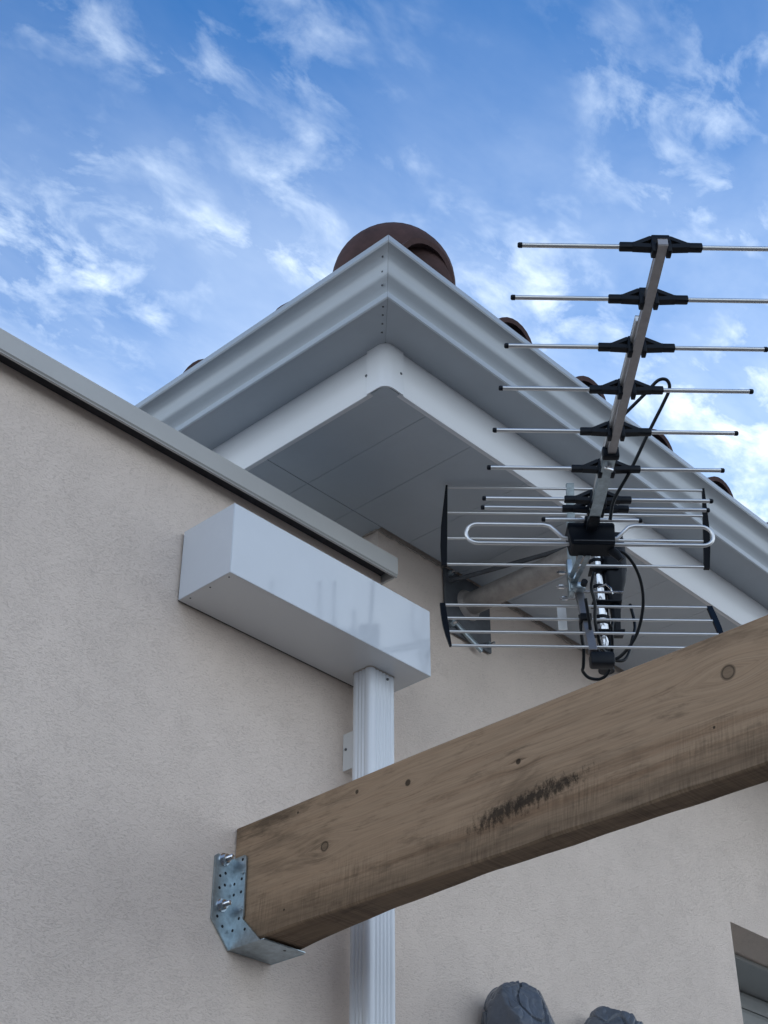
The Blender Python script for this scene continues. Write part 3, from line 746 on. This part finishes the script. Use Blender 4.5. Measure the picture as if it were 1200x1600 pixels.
bm = bmesh.new()      # toothed V clamp round the mast
for z_ in (-.030,):
    P = [ap(-.055, .010, z_), ap(-.085, .030, z_), ap(-.085, .052, z_), ap(-.055, .085, z_), ap(.0, .098, z_)]
tube(bm, [ap(.02, -.02, -.030), ap(.02, .100, -.030)], .0028, 8); tube(bm, [ap(.02, .045, -.018), ap(.02, .062, -.010), ap(.02, .072, -.020), ap(.02, .076, -.034)], .0022, 8)
part('mast_clamp', bm, m_chrome)
# ------------------------------------------------------------------ wall bracket with arm and mast
MX, MY = 2.487, 1.672
wbk = thing('mast_bracket', 'grey steel wall bracket with a stub mast holding the antenna under the eaves', 'bracket', (2.47, 2.054, 1.93))
def wpart(name, bm, m, par=None, smooth=True, sharp=40):
    o = link(name, bm, m, smooth=smooth, sharp=sharp)
    if par is None: child(o, wbk)
    else: o.parent = par
    return o
bm = bmesh.new(); box(bm, 2.386, 2.556, 2.045, 2.0535, 1.825, 2.0, .004, 2)
plt = wpart('wall_plate', bm, m_dgrey)
bm = bmesh.new()
tube(bm, [(2.470, 2.045, 1.925), (2.478, MY + .02, 1.928)], .0285, 24); wpart('bracket_arm', bm, m_arm)
bm = bmesh.new(); tube(bm, [(2.470, 2.044, 1.925), (2.470, 2.034, 1.925)], .038, 28, rs=[.041, .033]); wpart('weld_collar', bm, m_arm)
bm = bmesh.new(); tube(bm, [(2.40, 2.043, 1.962), (2.476, 1.72, 1.955)], .006, 10); wpart('brace_rib', bm, m_dgrey)
for x_, z_ in ((2.402, 1.985), (2.540, 1.985), (2.402, 1.842), (2.540, 1.842)):
    bm = bmesh.new(); tube(bm, [(x_, 2.046, z_), (x_, 2.036, z_)], .0075, 6); o = wpart('bolt', bm, m_galv)
    bm = bmesh.new(); tube(bm, [(x_, 2.0355, z_), (x_, 2.024, z_)], .0035, 10); wpart('bolt_shank', bm, m_chrome, o)
bm = bmesh.new()     # tie strap below the plate
obox(bm, (2.455, 2.040, 1.834), (0.93, 0, -0.37), (0, 1, 0), (0.37, 0, 0.93), .058, .004, .006, .001); wpart('tie_strap', bm, m_galv)
bm = bmesh.new(); tube(bm, [(MX, MY, 1.62), (MX, MY, 1.99)], .0165, 28); mst = wpart('mast', bm, m_chrome)
bm = bmesh.new(); tube(bm, [(MX, MY, 1.610), (MX, MY, 1.6195)], .018, 20); wpart('mast_cap', bm, m_black, mst)
for z_ in (1.892, 1.822, 1.742, 1.728, 1.655):
    bm = bmesh.new(); tube(bm, [(MX, MY, z_ - .004), (MX, MY, z_ + .004)], .0178, 24); wpart('clamp_band', bm, m_black, mst)

# ------------------------------------------------------------------ amplifier wrapped behind the mast
C0 = Vector((MX, MY, 0)) + E * .042 - U * .0
bm = bmesh.new()
lv = [(1.965, .024, .022), (1.93, .027, .024), (1.87, .027, .024), (1.835, .023, .021), (1.80, .016, .016), (1.755, .011, .012), (1.70, .008, .009)]
rows = []
for i, (z_, a_, b_) in enumerate(lv):
    row = []
    for k in range(20):
        an_ = 2 * math.pi * k / 20; c_ = math.copysign(abs(math.cos(an_)) ** .6, math.cos(an_)); s_ = math.copysign(abs(math.sin(an_)) ** .6, math.sin(an_))
        j = 1 + random.uniform(-.07, .07)
        row.append(bm.verts.new(C0 + E * (a_ * c_ * j) + U * (b_ * s_ * j) + Zv * z_ + E * (-.010 * i / 6)))
    rows.append(row)
for A_, B_ in zip(rows, rows[1:]):
    for k in range(20): bm.faces.new((A_[k], A_[(k + 1) % 20], B_[(k + 1) % 20], B_[k]))
bm.faces.new(rows[0]); bm.faces.new(list(reversed(rows[-1])))
amp = link('antenna_amplifier', bm, m_black, smooth=True, sharp=28)
tag(amp, 'black plastic amplifier housing strapped beside the chrome mast', 'amplifier')

# ------------------------------------------------------------------ cables
def cable(pts, r, label):
    bm = bmesh.new(); tube(bm, spline(pts, 8), r, 10); o = link('coaxial_cable', bm, m_cable, smooth=True); tag(o, label, 'cable'); return o
cable([(2.306, 1.518, 1.735), (2.316, 1.512, 1.777 - .012), (2.331, 1.5, 1.773), (2.358, 1.492, 1.752), (2.387, 1.496, 1.719), (2.409, 1.511, 1.679), (2.424, 1.54, 1.634), (2.425, 1.573, 1.601), (2.415, 1.601, 1.584), (2.391, 1.617, 1.593), (2.366, 1.619, 1.618), (2.341, 1.606, 1.657), (2.319, 1.595, 1.691)][1:], .0036,
      'thick black cable bowing out in a wide loop to the right of the mast')
cable([(2.361, 1.642, 1.688), (2.372, 1.650, 1.640), (2.381, 1.654, 1.614), (2.398, 1.670, 1.588), (2.41, 1.681, 1.583), (2.432, 1.68, 1.575), (2.45, 1.662, 1.574), (2.454, 1.641, 1.591), (2.438, 1.618, 1.631), (2.416, 1.601, 1.671)], .0036,
      'small black cable loop hanging lowest under the mast foot')
cable([(2.145, 1.4, 1.716), (2.134, 1.378, 1.75), (2.132, 1.332, 1.797), (2.126, 1.273, 1.864), (2.122, 1.232, 1.908), (2.118, 1.211, 1.933), (2.107, 1.209, 1.947), (2.096, 1.222, 1.946), (2.09, 1.247, 1.927), (2.081, 1.284, 1.9), (2.076, 1.305, 1.885)], .0036,
      'black cable rising behind the boom and bending over against the sky')
cable([(2.352, 1.59, 1.77), (2.352, 1.60, 1.735), (2.360, 1.60, 1.70), (2.362, 1.605, 1.66), (2.375, 1.61, 1.63), (2.40, 1.62, 1.612), (2.43, 1.625, 1.618), (2.452, 1.63, 1.66), (2.47, 1.63, 1.72)], .0036,
      'black cable running down close in front of the mast')

cable([(2.560, 1.64, 1.80), (2.555, 1.63, 1.74), (2.530, 1.625, 1.69), (2.512, 1.625, 1.65), (2.495, 1.630, 1.625), (2.470, 1.64, 1.618)], .0036,
      'black cable dropping from the amplifier to the mast foot on its right side')
for (z_, tz) in ((1.862, .02), (1.776, -.03), (1.70, .02)):
    bm = bmesh.new(); obox(bm, Vector((MX, MY, z_)) + E * .012 - U * .010, E, U, Zv, .033, .018, .0022, .001)
    wpart('cable_tie', bm, m_black, mst)
bm = bmesh.new(); obox(bm, ap(.030, -.018, .000), E, U, Zv, .006, .012, .042, .002); obox(bm, ap(.036, -.004, -.028), E, U, Zv, .016, .010, .009, .003)
tube(bm, [ap(.046, -.016, -.014), ap(.060, -.016, -.014)], .0085, 6)
part('carrier_clamp', bm, m_galv)
bm = bmesh.new(); tube(bm, [ap(.058, .006, -.034), ap(.070, .006, -.034)], .0075, 10); part('clamp_knob', bm, m_black)

# ------------------------------------------------------------------ plastic-wrapped bundles on the house wall
def bundle(cx, zc_, w, h, dep, label, seed, lean):
    from mathutils import noise as mn
    bm = bmesh.new(); bmesh.ops.create_icosphere(bm, subdivisions=6, radius=1.0)
    rnd = random.Random(seed)
    planes = [(Vector((rnd.uniform(-1, 1), rnd.uniform(-1, .2), rnd.uniform(-1, 1))).normalized(), rnd.uniform(.84, .95)) for _ in range(13)]
    for v in bm.verts:
        p = v.co.copy()
        q = Vector((math.copysign(abs(p.x) ** .85, p.x), math.copysign(abs(p.y) ** .8, p.y), math.copysign(abs(p.z) ** .9, p.z)))
        for n_, d_ in planes:                       # taut facets of the pulled sheet
            ex = q.dot(n_) - d_
            if ex > 0: q -= n_ * ex * .85
        c1 = abs(mn.noise(q * 1.7 + Vector((seed, 0, 0)))); c2 = abs(mn.noise(q * 3.9 + Vector((0, seed, 0)))); c3 = mn.noise(q * 9 + Vector((0, 0, seed)))
        q *= 1 - .075 * max(0, 1 - c1 * 11) - .018 * max(0, 1 - c2 * 9) + .010 * c3 + .05 * mn.noise(q * 2.4 + Vector((9, seed, 4)))
        v.co = Vector((cx + q.x * w - lean * q.z * h, HY - dep * .85 + q.y * dep, zc_ + q.z * h))
    o = link('wrapped_lamp', bm, m_wrap, smooth=True, sharp=24); return tag(o, label, 'wrapped lamp', 'wrapped lamps on the house wall')
bundle(2.530, .855, .082, .140, .085, 'larger left bundle wrapped in crumpled grey plastic, on the wall below the beam', 3, .22)
bundle(2.862, .905, .072, .115, .080, 'smaller right bundle wrapped in crumpled grey plastic, nearer the window', 8, .15)

# ------------------------------------------------------------------ bare tree to the right of the camera, mirrored in the glossy box
rnd = random.Random(5); bm = bmesh.new()
def limb(p, d, L, r, depth):
    P = [p]; rs = [r]; q = p.copy(); dd = d.copy()
    for k in range(4):
        dd = (dd + Vector((rnd.uniform(-.18, .18), rnd.uniform(-.18, .18), rnd.uniform(-.05, .15)))).normalized(); q = q + dd * L / 4; P.append(q.copy()); rs.append(r * (1 - .15 * (k + 1)))
    tube(bm, P, r, 7, rs=rs)
    if depth > 0:
        for k in range(3):
            nd = (dd + Vector((rnd.uniform(-.9, .9), rnd.uniform(-.9, .9), rnd.uniform(-.2, .6)))).normalized()
            limb(P[2 + k % 3], nd, L * .62, rs[-1] * .62, depth - 1)
limb(Vector((4.9, -1.3, -1.52)), Vector((0, 0, 1)), 3.4, .10, 4)
tr = thing('bare_tree', 'bare branching tree to the right of the view, mirrored in the white box', 'tree', (4.9, -1.3, -1.5))
child(link('trunk', bm, m_bark, smooth=True), tr)
